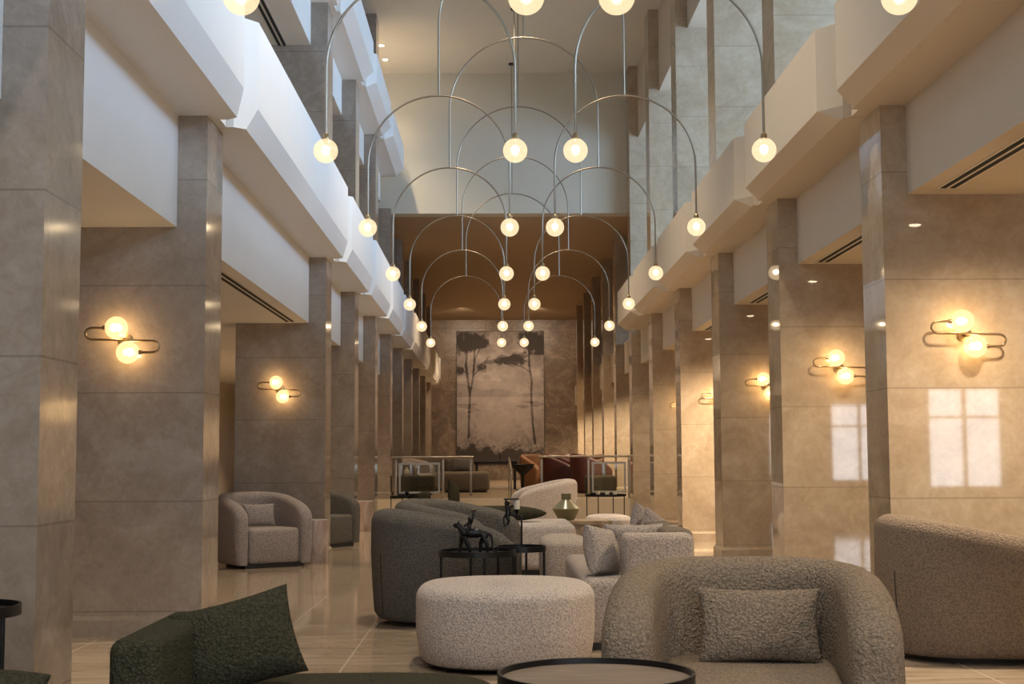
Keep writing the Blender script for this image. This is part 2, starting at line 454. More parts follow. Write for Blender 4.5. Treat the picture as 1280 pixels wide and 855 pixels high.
# ------------------------------------------------------------------ light from the windows, ceiling lamps, added back wall spots
def area(name, loc, rot, sx, sy, energy, col):
    ld = bpy.data.lights.new(name, 'AREA'); ld.shape = 'RECTANGLE'; ld.size = sx; ld.size_y = sy
    ld.energy = energy; ld.color = col
    o = bpy.data.objects.new(name, ld); COL.objects.link(o); o.location = loc; o.rotation_euler = rot
    return o
for h in holesR:
    area('sky_through_window', (XR+.17, (h[0]+h[1])/2, (h[2]+h[3])/2), (0, PI/2, 0), h[3]-h[2], h[1]-h[0], 150, (.34, .61, 1.0))
for h, e in zip(holesU, (30, 190, 260)):
    area('sky_through_window', ((h[0]+h[1])/2, REAR-.17, (h[2]+h[3])/2), (PI/2, 0, 0), h[1]-h[0], h[3]-h[2], e, (.32, .60, 1.0))
for h, e in zip(holesB, (14, 80, 20)):
    area('daylight_through_window', ((h[0]+h[1])/2, REAR-.17, (h[2]+h[3])/2), (PI/2, 0, 0), h[1]-h[0], h[3]-h[2], e, (.95, .96, 1.0))
for (x, y, e) in [(.3, 3.0, 480), (.3, 9.5, 560), (.3, 15, 500), (.3, 20.5, 500)]:
    ld = bpy.data.lights.new('ceiling_spot_lamp', 'SPOT'); ld.energy = e; ld.color = (1, .84, .64); ld.spot_size = 1.5; ld.spot_blend = .8; ld.shadow_soft_size = .12
    lo = bpy.data.objects.new('ceiling_spot_lamp', ld); COL.objects.link(lo); lo.location = (x, y, TOP-.06)
for (x, y, e) in [(-.6, 28, 180), (1.4, 28, 180), (.2, 33, 200), (.2, 38.5, 650)]:
    ld = bpy.data.lights.new('lounge_spot_lamp', 'SPOT'); ld.energy = e; ld.color = (1, .72, .45); ld.spot_size = 2.0; ld.spot_blend = .9; ld.shadow_soft_size = .1
    lo = bpy.data.objects.new('lounge_spot_lamp', ld); COL.objects.link(lo); lo.location = (x, y, LOWC-.05)

for x in (-.9, 1.35):  # spots without fittings, added to warm and brighten the back wall
    ld = bpy.data.lights.new('added_back_wall_spot', 'SPOT'); ld.energy = 130; ld.color = (1, .76, .53); ld.spot_size = 2.1; ld.spot_blend = .8; ld.shadow_soft_size = .1
    lo = bpy.data.objects.new('added_back_wall_spot', ld); COL.objects.link(lo); lo.location = (x, 39.8, LOWC-.06); lo.rotation_euler = (math.radians(48), 0, 0)
W = bpy.data.worlds.new('sky'); SC.world = W; W.use_nodes = True
W.node_tree.nodes['Background'].inputs[0].default_value = (.80, .90, 1, 1)
W.node_tree.nodes['Background'].inputs[1].default_value = 1.5

# ------------------------------------------------------------------ pendants
def arc(xc, half, ztop, zend, n=28):
    pts = [(xc-half, 0, zend)]
    zs = ztop-half
    for i in range(n+1):
        a = PI-PI*i/n; pts.append((xc+half*math.cos(a), 0, zs+half*math.sin(a)))
    pts.append((xc+half, 0, zend)); return pts
PCX, SH, BH = .343, .611, .806
GZ, ST, BT = 3.055, 4.213, 5.656
def make_pendant():
    t = thing('arched_pendant', None, 'pendant light', (PCX, 0, 0))
    MB().lathe([(.05, TOP-.03), (.055, TOP-.002)], 24).obj('canopy', 'black', t)
    MB().tube([(0, 0, BT), (0, 0, TOP-.02)], .007).obj('stem', 'nickel', t)
    MB().tube(arc(0, BH, BT, ST), .0085).obj('main_arch', 'nickel', t)
    for s in (-1, 1):
        a = MB().tube(arc(s*BH, SH, ST, GZ+.075), .0085).obj('lower_arch', 'nickel', t)
        for q in (-1, 1):
            x = s*BH+q*SH
            MB().lathe([(.012, .115), (.022, .10), (.022, .074), (.0, .072)], 16, (x, 0, GZ)).obj('socket', 'brass', a)
            MB().sphere((x, 0, GZ), .079, 28, 16).obj('globe', 'globe', a)
            MB().sphere((x, 0, GZ+.008), .026, 14, 10).obj('bulb', 'bulb', a)
    return t
pend = make_pendant()
for k in range(7):
    o = pend if k == 0 else copy_tree(pend)
    o.location = (PCX, 5.79+2.99*k, 0)
    tag(o, ['brass arched pendant with four glass globes hanging nearest, its arches above the view',
            'second arched globe pendant from the viewer, in front of the nearest right pillar',
            'third arched globe pendant from the viewer, arches crossing the upper end wall',
            'fourth arched globe pendant from the viewer, middle of the row',
            'fifth arched globe pendant from the viewer, globes against the brown opening',
            'sixth arched globe pendant from the viewer, next to the last of the row',
            'last and lowest looking arched globe pendant, just before the end wall'][k], 'pendant light', 'arched globe pendants down the hall')

# ------------------------------------------------------------------ wall lights
def make_sconce():
    t = thing('wall_sconce', None, 'wall light')
    g = .07
    MB().lathe([(.045, 0), (.045, .018), (.02, .022), (.018, .06)], 24).obj('wall_mount', 'brass', t, rot=(PI/2, 0, 0))
    y = -.085
    pts = []
    # S-shaped loop: upper globe -> left bend -> middle bar -> right bend -> lower globe
    R = .036
    pts += [(-.105, y, .076)]
    for i in range(13):
        a = PI/2+PI*i/12; pts.append((-.185+R*math.cos(a)*1.1, y, .040+R*math.sin(a)))
    pts += [(-.05, y, .003), (.05, y, -.003)]
    for i in range(13):
        a = PI/2-PI*i/12; pts.append((.185+R*math.cos(a)*1.1, y, -.040+R*math.sin(a)))
    pts += [(.105, y, -.076)]
    MB().tube(pts, .0075, 10).obj('loop_tube', 'brass', t)
    MB().tube([(0, -.055, 0), (0, y, 0)], .012).obj('stem', 'brass', t)
    for s in (-1, 1):
        cx, cz = s*.036, -s*.076
        gb = MB().sphere((cx, y-.005, cz), g, 28, 16).obj('globe', 'globe_s', t)
        MB().sphere((cx+s*.014, y-.005, cz), .024, 14, 10).obj('bulb', 'bulb_s', gb)
        MB().tube([(cx+s*.062, y, cz), (cx+s*.085, y, cz)], .014).obj('socket', 'brass', t)
    return t
sc0 = make_sconce()
spots = [(-2.285, LY(0), 1.812, 'brass wall light with two lit globes on the nearest full left pillar'),
         (-2.275, LY(2), 1.812, 'brass wall light with two lit globes on the left pillar behind the pale armchair'),
         (2.89, RY(0), 1.815, 'brass wall light with two lit globes on the nearest right pillar'),
         (2.89, RY(1), 1.815, 'brass wall light with two lit globes on the second right pillar'),
         (2.89, RY(2), 1.815, 'brass wall light on the third right pillar, partly hidden by the second pillar'),
         (2.89, RY(3), 1.815, 'brass wall light on the bright cream right pillar, only its left loop showing'),
         (2.89, RY(4), 1.815, 'brass wall light on the grey right pillar before the platform, mostly hidden')]
for i, (x, y, z, lab) in enumerate(spots):
    o = sc0 if i == 0 else copy_tree(sc0)
    o.location = (x, y, z); tag(o, lab, 'wall light', 'two-globe wall lights on the pillars')

# ------------------------------------------------------------------ seating
def barrel_shell(a=.485, df=.44, bd=.45, th=.15, hb=.74, ha=.63, R=.26):
    """U-shaped back and arms; the chair faces -y. a: half width, df: arms reach y=-df, bd: back reaches y=+bd"""
    ac = a-th/2; bc = bd-th/2
    yb = -.02; nb = 44; path = []
    na = 16; L = df+yb
    for i in range(na): path.append((-ac, -df+L*(1-math.cos(PI/2*i/na)), (-1, 0)))
    for i in range(nb+1):
        q = PI-PI*i/nb
        ex = 2/2.6
        cx, sx = math.cos(q), math.sin(q)
        x = ac*math.copysign(abs(cx)**ex, cx); y = yb+(bc-yb)*abs(sx)**ex
        nx, ny = math.copysign(abs(cx)**(2-ex), cx)/ac, abs(sx)**(2-ex)/(bc-yb)
        l = math.hypot(nx, ny) or 1
        path.append((x, y, (nx/l, ny/l)))
    for i in range(na)[::-1]: path.append((ac, -df+L*(1-math.cos(PI/2*i/na)), (1, 0)))
    R_ = []
    for x, y, (nx, ny) in path:
        u = max(0, min(1, (y+df)/(df+bd)))
        w = u*u*(3-2*u)
        h = ha+(hb-ha)*w
        s = y+df
        if s < R: h -= R*.62*(1-math.sqrt(max(0, 1-(1-s/R)**2)))
        tk = th*1.06
        q = .075
        if s < q: tk *= .35+.65*math.sqrt(max(0, 1-(1-s/q)**2))
        rt = tk/2
        z0 = .035
        prof = [(-rt*.96, z0), (rt*.55, z0), (rt*.80, z0+.03), (rt*.98, h*.35), (rt*1.10, h*.62), (rt*1.05, h-rt*.95)]
        for i in range(1, 8):
            b = PI*i/8; prof.append((rt*.02+rt*1.02*math.cos(b), h-rt*.95+rt*.95*math.sin(b)))
        prof += [(-rt*.98, h-rt*.95), (-rt*.98, h*.5)]
        R_.append([(x+nx*o, y+ny*o, z) for o, z in prof])
    return MB().rings(R_), path
def seat_block(a=.485, df=.44, bd=.45, th=.15, top=.39):
    w = a-th-.004
    return MB().rbox(-w, w, -df+.012, bd-th-.02, .04, top, .045, 5)
def pillow_mb(w, h, t, n=22):
    def P(u, v, s):
        x = w/2*u*(1-.075*(1-v*v)*abs(u)**2); z = h/2*v*(1-.085*(1-u*u)*abs(v)**2)
        th = t/2*(max(0, (1-u*u))*max(0, (1-v*v)))**.36
        wr = 1+.06*mnoise.noise(Vector((u*2.3+s, v*2.1, w*9)))
        return (x, s*th*wr, z+h/2)
    mb = MB(); vs = []; fs = []
    N = n+1
    for s in (-1, 1):
        for i in range(N):
            for j in range(N):
                vs.append(P(math.sin(PI/2*(-1+2*i/n)), math.sin(PI/2*(-1+2*j/n)), s))
    for q in range(2):
        o = q*N*N
        for i in range(n):
            for j in range(n):
                fs.append((o+i*N+j, o+(i+1)*N+j, o+(i+1)*N+j+1, o+i*N+j+1))
    mb.add(vs, fs)
    return mb
def weld(o):
    bm = bmesh.new(); bm.from_mesh(o.data); bmesh.ops.remove_doubles(bm, verts=bm.verts, dist=1e-4)
    bmesh.ops.recalc_face_normals(bm, faces=bm.faces); bm.to_mesh(o.data); bm.free()
    o.data.polygons.foreach_set('use_smooth', [True]*len(o.data.polygons)); return o
def cushion(w, h, t, mat, loc, rot, label, group=None, cat='cushion', name='cushion'):
    o = weld(pillow_mb(w, h, t).obj(name, mat, None, 0)); o.location = loc; o.rotation_euler = rot
    return tag(o, label, cat, group)
def armchair(mat, loc, rz, label, group=None, seam=True, **kw):
    t = thing('barrel_armchair', label, 'armchair', loc, rz, group)
    mb, path = barrel_shell(**kw)
    mb.obj('shell', mat, t, 60)
    kk = {k: kw[k] for k in ('a', 'df', 'bd', 'th') if k in kw}
    seat_block(**kk).obj('seat', mat, t, 60)
    a = kw.get('a', .485); df = kw.get('df', .44); bd = kw.get('bd', .45)
    pl = [(x*.90, y*.92) for x, y, n in path]
    MB().prism(pl, 0, .05).obj('base', 'plinth', t)
    if seam:
        ring = [Vector(p) for p in mb.v]; n = len(ring)//len(path)
        for i in (min(range(len(path)), key=lambda q: abs(path[q][1]-bd*.74)+(0 if path[q][0] < 0 else 9)), min(range(len(path)), key=lambda q: abs(path[q][1]-bd*.74)+(0 if path[q][0] > 0 else 9))):
            pts = [ring[i*n+j]*1.0 for j in (2, 3, 4)]
            MB().tube([p+Vector((path[i][2][0]*.0005, path[i][2][1]*.0005, 0)) for p in pts], .0035, 6).obj('seam', 'plinth', t)
    return t

armchair('b_beige', (.84, 4.60, 0), math.radians(-10), 'large beige bouclé barrel armchair at the front with a lumbar cushion', 'barrel armchairs in the hall', a=.445, df=.42, bd=.46, th=.15, hb=.725, ha=.66)
cushion(.415, .255, .15, 'b_beige', (.895, 4.70, .385), (math.radians(-16), 0, math.radians(-8)), 'beige bouclé lumbar cushion on the large front armchair')
armchair('b_taupe', (2.575, 7.62, 0), math.radians(84), 'taupe bouclé barrel armchair seen from behind at the right edge', 'barrel armchairs in the hall', hb=.755, ha=.64)
armchair('b_grey', (-.36, 9.36, 0), math.radians(98), 'charcoal bouclé barrel armchair seen from behind, nearer of the two dark ones', 'barrel armchairs in the hall')
armchair('b_grey', (-.33, 11.45, 0), math.radians(70), 'second charcoal barrel armchair standing behind the nearer dark one', 'barrel armchairs in the hall')
armchair('b_pale', (-2.39, 14.2, 0), math.radians(34), 'pale grey barrel armchair against the left pillar beside the wooden drum table', 'barrel armchairs in the hall', a=.415, df=.40, bd=.40, th=.135)
cushion(.33, .23, .11, 'b_pale', (-2.39, 14.22, .395), (math.radians(-14), 0, math.radians(24)), 'pale grey lumbar cushion on the armchair against the left pillar')
armchair('b_cream', (.74, 20.0, 0), math.radians(-84), 'cream barrel armchair seen from behind near the platform step', 'barrel armchairs in the hall', hb=.77)
armchair('b_grey', (-2.27, 17.15, 0), math.radians(60), 'dark armchair almost hidden behind the left pillar with the drum table', 'barrel armchairs in the hall')

# front cream ottoman (pebble shaped)
def pebble(cx, cy, rx, ry, h, r, n=56, ex=2.5, rot=0):
    R_ = []
    prof = [(.93, .03), (.965, .06), (.995, .16), (1.0, h*.55), (1.0, h-r)]
    for i in range(1, 7):
        b = PI/2*i/6; prof.append((1-(r/min(rx, ry))*(1-math.cos(b)), h-r+r*math.sin(b)))
    prof += [(.6, h+.012), (.3, h+.018), (.02, h+.02)]
    for f, z in prof:
        ring = []
        for k in range(n):
            q = 2*PI*k/n; c, s = math.cos(q), math.sin(q)
            x = rx*f*math.copysign(abs(c)**(2/ex), c); y = ry*f*math.copysign(abs(s)**(2/ex), s)
            ring.append((cx+x*math.cos(rot)-y*math.sin(rot), cy+x*math.sin(rot)+y*math.cos(rot), z))
        R_.append(ring)
    return MB().rings(R_)
def ottoman(mat, loc, rx, ry, h, label, r=.06, ex=2.5, rot=0, group=None):
    t = thing('ottoman', label, 'ottoman', loc, rot, group)
    pebble(0, 0, rx, ry, h, r, ex=ex).obj('upholstery', mat, t, 70)
    pebble(0, 0, rx*.93, ry*.93, .045, .01, ex=ex).obj('base', 'plinth', t, 40).location = (0, 0, 0)
    return t
ottoman('b_cream', (.06, 7.48, 0), .475, .56, .41, 'large cream pebble-shaped ottoman in the front of the seating', .065)
ottoman('b_oat', (.58, 11.6, 0), .20, .45, .42, 'small oatmeal ottoman between the sofa and the cream daybed', .06, 4)
ottoman('b_cream', (1.30, 15.8, 0), .26, .40, .415, 'cream round ottoman behind the green vase and wooden block table', .06, 2.4)

# oatmeal corner sofa at the right of the ottoman
t = thing('corner_sofa', 'oatmeal bouclé corner sofa with grey cushions right of the cream ottoman', 'sofa', (.78, 8.6, 0))
MB().rbox(-.28, .36, -.80, 1.2, .04, .40, .05, 5).obj('seat', 'b_oat', t, 60)
MB().rbox(-.05, .35, -.79, -.55, .30, .645, .035, 5).obj('side_back', 'b_oat', t, 60)
MB().rbox(.19, .37, -.60, 1.2, .30, .66, .035, 5).obj('backrest', 'b_brown', t, 60)
MB().box(-.24, .32, -.75, 1.15, 0, .05).obj('base', 'plinth', t)
cushion(.30, .285, .16, 'b_oat', (.645, 8.05, .398), (math.radians(-14), math.radians(8), math.radians(58)), 'oatmeal cushion leaning on the near end of the corner sofa', 'cushions on the corner sofa')
cushion(.36, .285, .13, 'b_oat', (.83, 8.36, .40), (math.radians(10), 0, math.radians(6)), 'oatmeal cushion just behind the corner sofa panel, nearer the middle', 'cushions on the corner sofa')
cushion(.34, .28, .13, 'b_oat', (.98, 8.52, .395), (math.radians(14), 0, math.radians(-22)), 'oatmeal cushion behind the corner sofa panel by its dark backrest', 'cushions on the corner sofa')
cushion(.34, .34, .14, 'b_pale', (1.0, 9.50, .40), (0, math.radians(16), math.radians(64)), 'grey cushion standing upright on the sofa, the farther one of the pair', 'cushions on the corner sofa')
cushion(.32, .32, .14, 'b_pale', (1.03, 9.10, .40), (0, math.radians(16), math.radians(62)), 'grey cushion standing upright on the sofa, the nearer one of the pair', 'cushions on the corner sofa')

# cream daybed with olive bolster
t = thing('daybed', 'cream upholstered daybed with rounded corners behind the black tables', 'daybed', (.26, 13.35, 0))
MB().rbox(-.62, .50, -.55, .55, .04, .47, .075, 6).obj('seat', 'b_cream', t, 60)
MB().box(-.56, .44, -.5, .5, 0, .05).obj('base', 'plinth', t)
bl = MB(); RR = []
for i in range(25):
    u = -1+2*i/24; f = max(.03, (1-abs(u)**2.6))**.6
    RR.append([(.48*u, .13*f*math.cos(2*PI*k/20), .075+.075*f*math.sin(2*PI*k/20)) for k in range(20)])
tag(bl.rings(RR).obj('bolster', 'b_green', None, 60, (.02, 13.2, .474)), 'long dark olive bolster lying on the cream daybed', 'cushion')

# green daybeds: low back, seat
def green_daybed(loc, rz, label, mirror=1):
    t = thing('green_daybed', label, 'sofa', loc, rz, 'dark green daybeds')
    pebble(.44, -.14, .50, .48, .375, .07, ex=3.4).obj('seat', 'b_green', t, 70)
    MB().rbox(-.13, .01, -.62, .10, .04, .60, .035, 5).obj('backrest', 'b_green', t, 60)
    MB().box(-.06, .80, -.50, .22, 0, .05).obj('base', 'plinth', t)
    return t
green_daybed((-.90, 4.36, 0), 0, 'dark green bouclé daybed at the bottom with a big green cushion')
cushion(.365, .275, .18, 'b_green', (-.735, 4.22, .395), (math.radians(-16), math.radians(-14), math.radians(12)), 'large dark green bouclé cushion leaning on the front daybed')
green_daybed((-.92, 20.0, 0), 0, 'small looking dark green daybed far back behind the charcoal armchairs')
cushion(.36, .36, .12, 'b_green', (-.56, 19.75, .385), (math.radians(-6), math.radians(10), math.radians(72)), 'dark green cushion on the far green daybed')
t = thing('green_pouf', 'dark green bouclé pouf at the bottom left corner, mostly out of view', 'pouf', (-1.2, 3.35, 0))
pebble(0, 0, .42, .40, .36, .06).obj('upholstery', 'b_green', t, 70)
cushion(.34, .30, .13, 'b_green', (-1.31, 3.34, .355), (math.radians(-48), math.radians(6), 0), 'dark green cushion whose corner shows at the bottom left edge')

# ------------------------------------------------------------------ small tables
def tray_table(loc, r, h, label, top='black', legs=3, phase=0, group=None):
    t = thing('tray_table', label, 'side table', loc, 0, group)
    tp = MB().lathe([(.001, h-.022), (r, h-.022), (r, h+.012), (r-.008, h+.012), (r-.008, h-.008), (.001, h-.008)], 56).obj('tabletop', 'black', t)
    if top != 'black':
        MB().lathe([(.001, h-.0078), (r-.009, h-.0078), (r-.009, h-.004), (.001, h-.004)], 56).obj('inlay', top, tp)
    for k in range(legs):
        a = phase+2*PI*k/legs
        MB().tube([((r-.012)*math.cos(a), (r-.012)*math.sin(a), h-.02), ((r-.012)*math.cos(a), (r-.012)*math.sin(a), 0)], .008).obj('leg', 'black', t)
    MB().lathe([(r-.020, 0), (r-.004, 0), (r-.004, .012), (r-.020, .012), (r-.020, 0)], 48).obj('foot_ring', 'black', t)
    return t
tray_table((.27, 3.72, 0), .262, .50, 'round brown wooden table with black rim at the very front', 'wood_top', 4, .4)
tray_table((-1.74, 4.5, 0), .215, .605, 'tall thin black side table beside the nearest left pillar', 'black', 3, -.35)
tray_table((-.10, 8.45, 0), .235, .51, 'round black tray table carrying the big cat figurine', 'black', 4, .2)
tray_table((.17, 8.74, 0), .16, .515, 'small round black tray table carrying the monkey candle holder', 'black', 4, -.25)
tray_table((-1.32, 20.9, 0), .24, .50, 'low black table far left in front of the platform', 'black', 4, .3)
tray_table((1.72, 21.3, 0), .32, .50, 'low black table far right in front of the platform', 'black', 4, .3)

def drum_table(loc, r, h, label):
    t = thing('drum_table', label, 'side table', loc, 0, 'petrified wood drum tables')
    n = 40; R_ = []
    for z, f in [(0, .97), (.015, 1), (h*.4, .985), (h*.8, 1.0), (h-.012, 1.0), (h, .985)]:
        R_.append([(r*f*(1+.025*math.sin(3*a+z)+.015*math.sin(7*a))*math.cos(a), r*f*(1+.025*math.sin(3*a+z)+.015*math.sin(7*a))*math.sin(a), z) for a in [2*PI*k/n for k in range(n)]])
    MB().rings(R_).obj('trunk', 'wood_drum', t)
    MB().rings([[(x*.985, y*.985, h+.0005) for x, y, z in R_[-1]], [(x*.98, y*.98, h+.006) for x, y, z in R_[-1]]]).obj('top', 'drum_top', t)
drum_table((-1.865, 14.52, 0), .138, .44, 'pinkish petrified wood drum table beside the pale left armchair')
drum_table((-1.91, 20.72, 0), .125, .44, 'pinkish drum table far back beside a left pillar')

# wooden block table with vase
t = thing('block_table', 'rustic wooden block table with a pale plank top under the green vase', 'side table', (.93, 15.05, 0))
MB().rbox(-.24, .24, -.22, .22, 0, .36, .015, 2).obj('block', 'wood_log', t)
pl = MB()
pl.rings([[(x, y, z) for x, y in [(-.30+.02*math.sin(7*k), -.26+.52*k/9) for k in range(10)]+[(.31+.025*math.sin(5*k+1), .26-.52*k/9) for k in range(10)]] for z in (.36, .40)])
pl.obj('plank_top', 'wood_log', t)
vs = MB().lathe([(.075, 0), (.085, .004), (.152, .120), (.150, .130), (.07, .205), (.052, .222), (.055, .285), (.045, .287), (.042, .22)], 40)
tag(vs.obj('vase', 'vase', None, 28, (.785, 15.0, .40)), 'olive green angular ceramic vase on the rustic block table', 'vase')

# ------------------------------------------------------------------ figurines
FAT = 1.35
def skin(name, verts, edges, radii, mat, parent=None, root=0, sub=2):
    me = bpy.data.meshes.new(name); me.from_pydata([Vector(v) for v in verts], edges, [])
    o = bpy.data.objects.new(name, me); COL.objects.link(o)
    me.materials.append(M[mat])
    md = o.modifiers.new('skin', 'SKIN'); md.use_smooth_shade = True; md.branch_smoothing = .6
    for i, r in enumerate(radii):
        sv = me.skin_vertices[0].data[i]; r = r*FAT; sv.radius = (r, r) if not isinstance(r, tuple) else r
        sv.use_root = (i == root)
    o.modifiers.new('sub', 'SUBSURF').levels = sub
    o.modifiers['sub'].render_levels = sub
    if parent: o.parent = parent
    return o
def chain(V, E, Rr, start, pts):
    p = start
    for (x, y, z, r) in pts:
        V.append((x, y, z)); Rr.append(r); E.append((p, len(V)-1)); p = len(V)-1
    return p
# walking cat, head to -x; ridden by a small monkey
t = thing('big_cat_figurine', 'dark bronze big cat figurine with a monkey on its back on the black table', 'figurine', (-.115, 8.40, .504))
V = [(0, 0, .118)]; E = []; Rr = [.024]
sh = chain(V, E, Rr, 0, [(-.045, 0, .122, .025), (-.072, 0, .130, .024)])
nk = chain(V, E, Rr, sh, [(-.088, 0, .152, .016), (-.100, 0, .172, .017), (-.118, 0, .168, .013), (-.130, 0, .163, .009)])
hp = chain(V, E, Rr, 0, [(.04, 0, .124, .021), (.066, 0, .122, .022)])
chain(V, E, Rr, hp, [(.088, 0, .120, .009), (.103, 0, .095, .006), (.108, 0, .060, .0055), (.104, 0, .030, .005), (.115, 0, .014, .0045), (.135, 0, .012, .004), (.142, 0, .028, .004)])
chain(V, E, Rr, sh, [(-.078, .018, .085, .012), (-.084, .020, .050, .009), (-.092, .020, .014, .008), (-.104, .020, .006, .008)])
chain(V, E, Rr, sh, [(-.055, -.018, .085, .012), (-.040, -.020, .052, .009), (-.026, -.020, .016, .008), (-.036, -.020, .006, .008)])
chain(V, E, Rr, hp, [(.060, -.018, .085, .014), (.074, -.020, .052, .009), (.082, -.020, .018, .007), (.070, -.020, .006, .008)])
chain(V, E, Rr, hp, [(.050, .018, .085, .014), (.034, .020, .055, .009), (.038, .020, .018, .007), (.026, .020, .006, .008)])
cat = skin('body', V, E, Rr, 'bronze', t)
em = MB()
for s in (-1, 1): em.lathe([(.007, 0), (.006, .008), (.001, .014)], 10, (-.097, s*.012, .184))
em.obj('ears', 'bronze', t)
V = [(-.028, 0, .158)]; E = []; Rr = [.014]
ch = chain(V, E, Rr, 0, [(-.026, 0, .180, .014), (-.028, 0, .196, .008)])
hd = chain(V, E, Rr, ch, [(-.032, 0, .212, .014), (-.043, 0, .209, .008)])
chain(V, E, Rr, ch, [(-.022, -.018, .188, .007), (-.012, -.022, .208, .006), (-.008, -.016, .232, .005), (-.006, -.012, .246, .006)])
chain(V, E, Rr, ch, [(-.036, .018, .180, .007), (-.052, .016, .170, .006), (-.066, .010, .162, .006)])
chain(V, E, Rr, 0, [(-.036, -.022, .150, .009), (-.050, -.026, .134, .007), (-.040, -.025, .116, .006)])
chain(V, E, Rr, 0, [(-.036, .022, .150, .009), (-.050, .026, .134, .007), (-.040, .025, .116, .006)])
mk = skin('monkey_rider', V, E, Rr, 'bronze', t)
MB().lathe([(.004, 0), (.012, .006), (.020, .020), (.018, .021), (.002, .010)], 18, (-.006, -.012, .246)).obj('candle_cup', 'steel', mk)
# hanging monkey candle holder
t = thing('monkey_candle_holder', 'black candle holder with a monkey hanging from a bent post', 'candle holder', (.175, 8.72, .508))
MB().lathe([(.045, 0), (.045, .008), (.008, .012)], 24).obj('foot', 'black', t)
pp = [(0, 0, .01), (0, 0, .19)]
for i in range(7):
    a = PI/2*i/6; pp.append((-.02+.02*math.cos(a), 0, .19+.02*math.sin(a)))
pp += [(-.07, 0, .21)]
MB().tube(pp, .0065).obj('post', 'black', t)
MB().lathe([(.010, .305), (.048, .307), (.048, .315), (.010, .317)], 24, (-.065, 0, 0)).obj('plate', 'black', t)
V = [(-.082, 0, .222)]; E = []; Rr = [.015]
ch = chain(V, E, Rr, 0, [(-.086, 0, .252, .016), (-.086, 0, .270, .009)])
chain(V, E, Rr, ch, [(-.084, 0, .287, .014), (-.074, -.006, .284, .008)])
chain(V, E, Rr, 1, [(-.098, -.014, .268, .007), (-.100, -.012, .290, .006), (-.094, -.008, .306, .006)])
chain(V, E, Rr, 1, [(-.072, .012, .260, .007), (-.058, .010, .270, .006), (-.048, .006, .260, .005)])
chain(V, E, Rr, 0, [(-.092, -.012, .200, .010), (-.080, -.014, .178, .008), (-.088, -.014, .156, .006), (-.100, -.014, .150, .006)])
chain(V, E, Rr, 0, [(-.066, .010, .210, .009), (-.050, .010, .214, .008), (-.040, .008, .216, .006)])
chain(V, E, Rr, 0, [(-.098, .008, .215, .006), (-.112, .010, .190, .004), (-.110, .010, .150, .004), (-.096, .008, .138, .003)])
skin('monkey', V, E, Rr, 'bronze', t)
MB().lathe([(.019, .248), (.020, .25), (.020, .30), (.019, .303)], 20, (-.03, -.004, 0)).obj('candle', 'candle', t)
MB().lathe([(.004, .212), (.016, .240), (.022, .247), (.004, .249)], 16, (-.03, -.004, 0)).obj('candle_cup', 'black', t)

# small objects on far tables
t = thing('candle_cluster', 'small black ornament on the low far left table', 'ornament', (-1.30, 20.85, .505))
MB().lathe([(.03, 0), (.03, .01), (.012, .02), (.035, .05), (.02, .085), (.008, .09)], 16).obj('body', 'black', t)
for i, x in enumerate((-.12, .02, .14)):
    tag(MB().lathe([(.03, 0), (.034, .05), (.031, .05), (.028, .006), (.001, .005)], 16).obj('glass_cup', 'candle', None, 30, (1.72+x, 21.25, .505)),
        'small pale cup on the low far right table, %s from the left' % ORD[i], 'cup', 'cups on the far right table')

# ------------------------------------------------------------------ railings
def railing(loc, L, posts, label, panel=True, h=.72):
    t = thing('glass_railing', label, 'railing', loc, 0, 'glass railings on the platform edge')
    MB().tube([(-.03, 0, h), (L+.03, 0, h)], .019, 12).obj('handrail', 'steel', t)
    for px in posts:
        p = MB(); p.rbox(px-.022, px+.022, -.012, .012, 0, h-.05, .004, 2); p.tube([(px, 0, h-.06), (px, 0, h-.01)], .008)
        p.lathe([(.04, 0), (.04, .008)], 16, (px, 0, 0)); p.obj('post', 'steel', t)
    if panel:
        a, b = posts[0]+.05, posts[-1]-.05
        f = MB(); w = .035
        f.box(a, b, -.012, .012, h-.13, h-.13+w); f.box(a, b, -.012, .012, .09, .09+w)
        f.box(a, a+w, -.012, .012, .09+w, h-.13); f.box(b-w, b, -.012, .012, .09+w, h-.13)
        f.obj('panel_frame', 'steel', t)
        MB().box(a+w, b-w, -.004, .004, .09+w, h-.13).obj('glass_pane', 'glass', t)
    return t
railing((-1.74, 24.15, .37), .86, [.04, .86], 'steel railing with glass panel on the left edge of the platform')
railing((-.92, 25.7, .37), .52, [.50], 'short bare steel railing set back on the left of the steps', False)
railing((.86, 25.3, .37), .80, [.02], 'short bare steel railing set back on the right of the steps', False)
railing((1.66, 24.15, .37), .74, [.0, .70], 'steel railing with glass panel on the right edge of the platform')
t = thing('step_handrail', 'slim pale curved handrail post in the middle of the platform opening', 'handrail', (.30, 23.62, 0))
pp = [(0, 0, .0), (0, 0, .86), (-.01, .1, .96), (-.02, .3, 1.02), (-.03, .75, 1.07)]
MB().tube(pp, .014).obj('rail', 'steel', t); MB().lathe([(.04, 0), (.04, .01)], 16).obj('foot_plate', 'steel', t)
MB().tube([(-.03, .75, .375), (-.03, .75, 1.07)], .014).obj('post', 'steel', t)

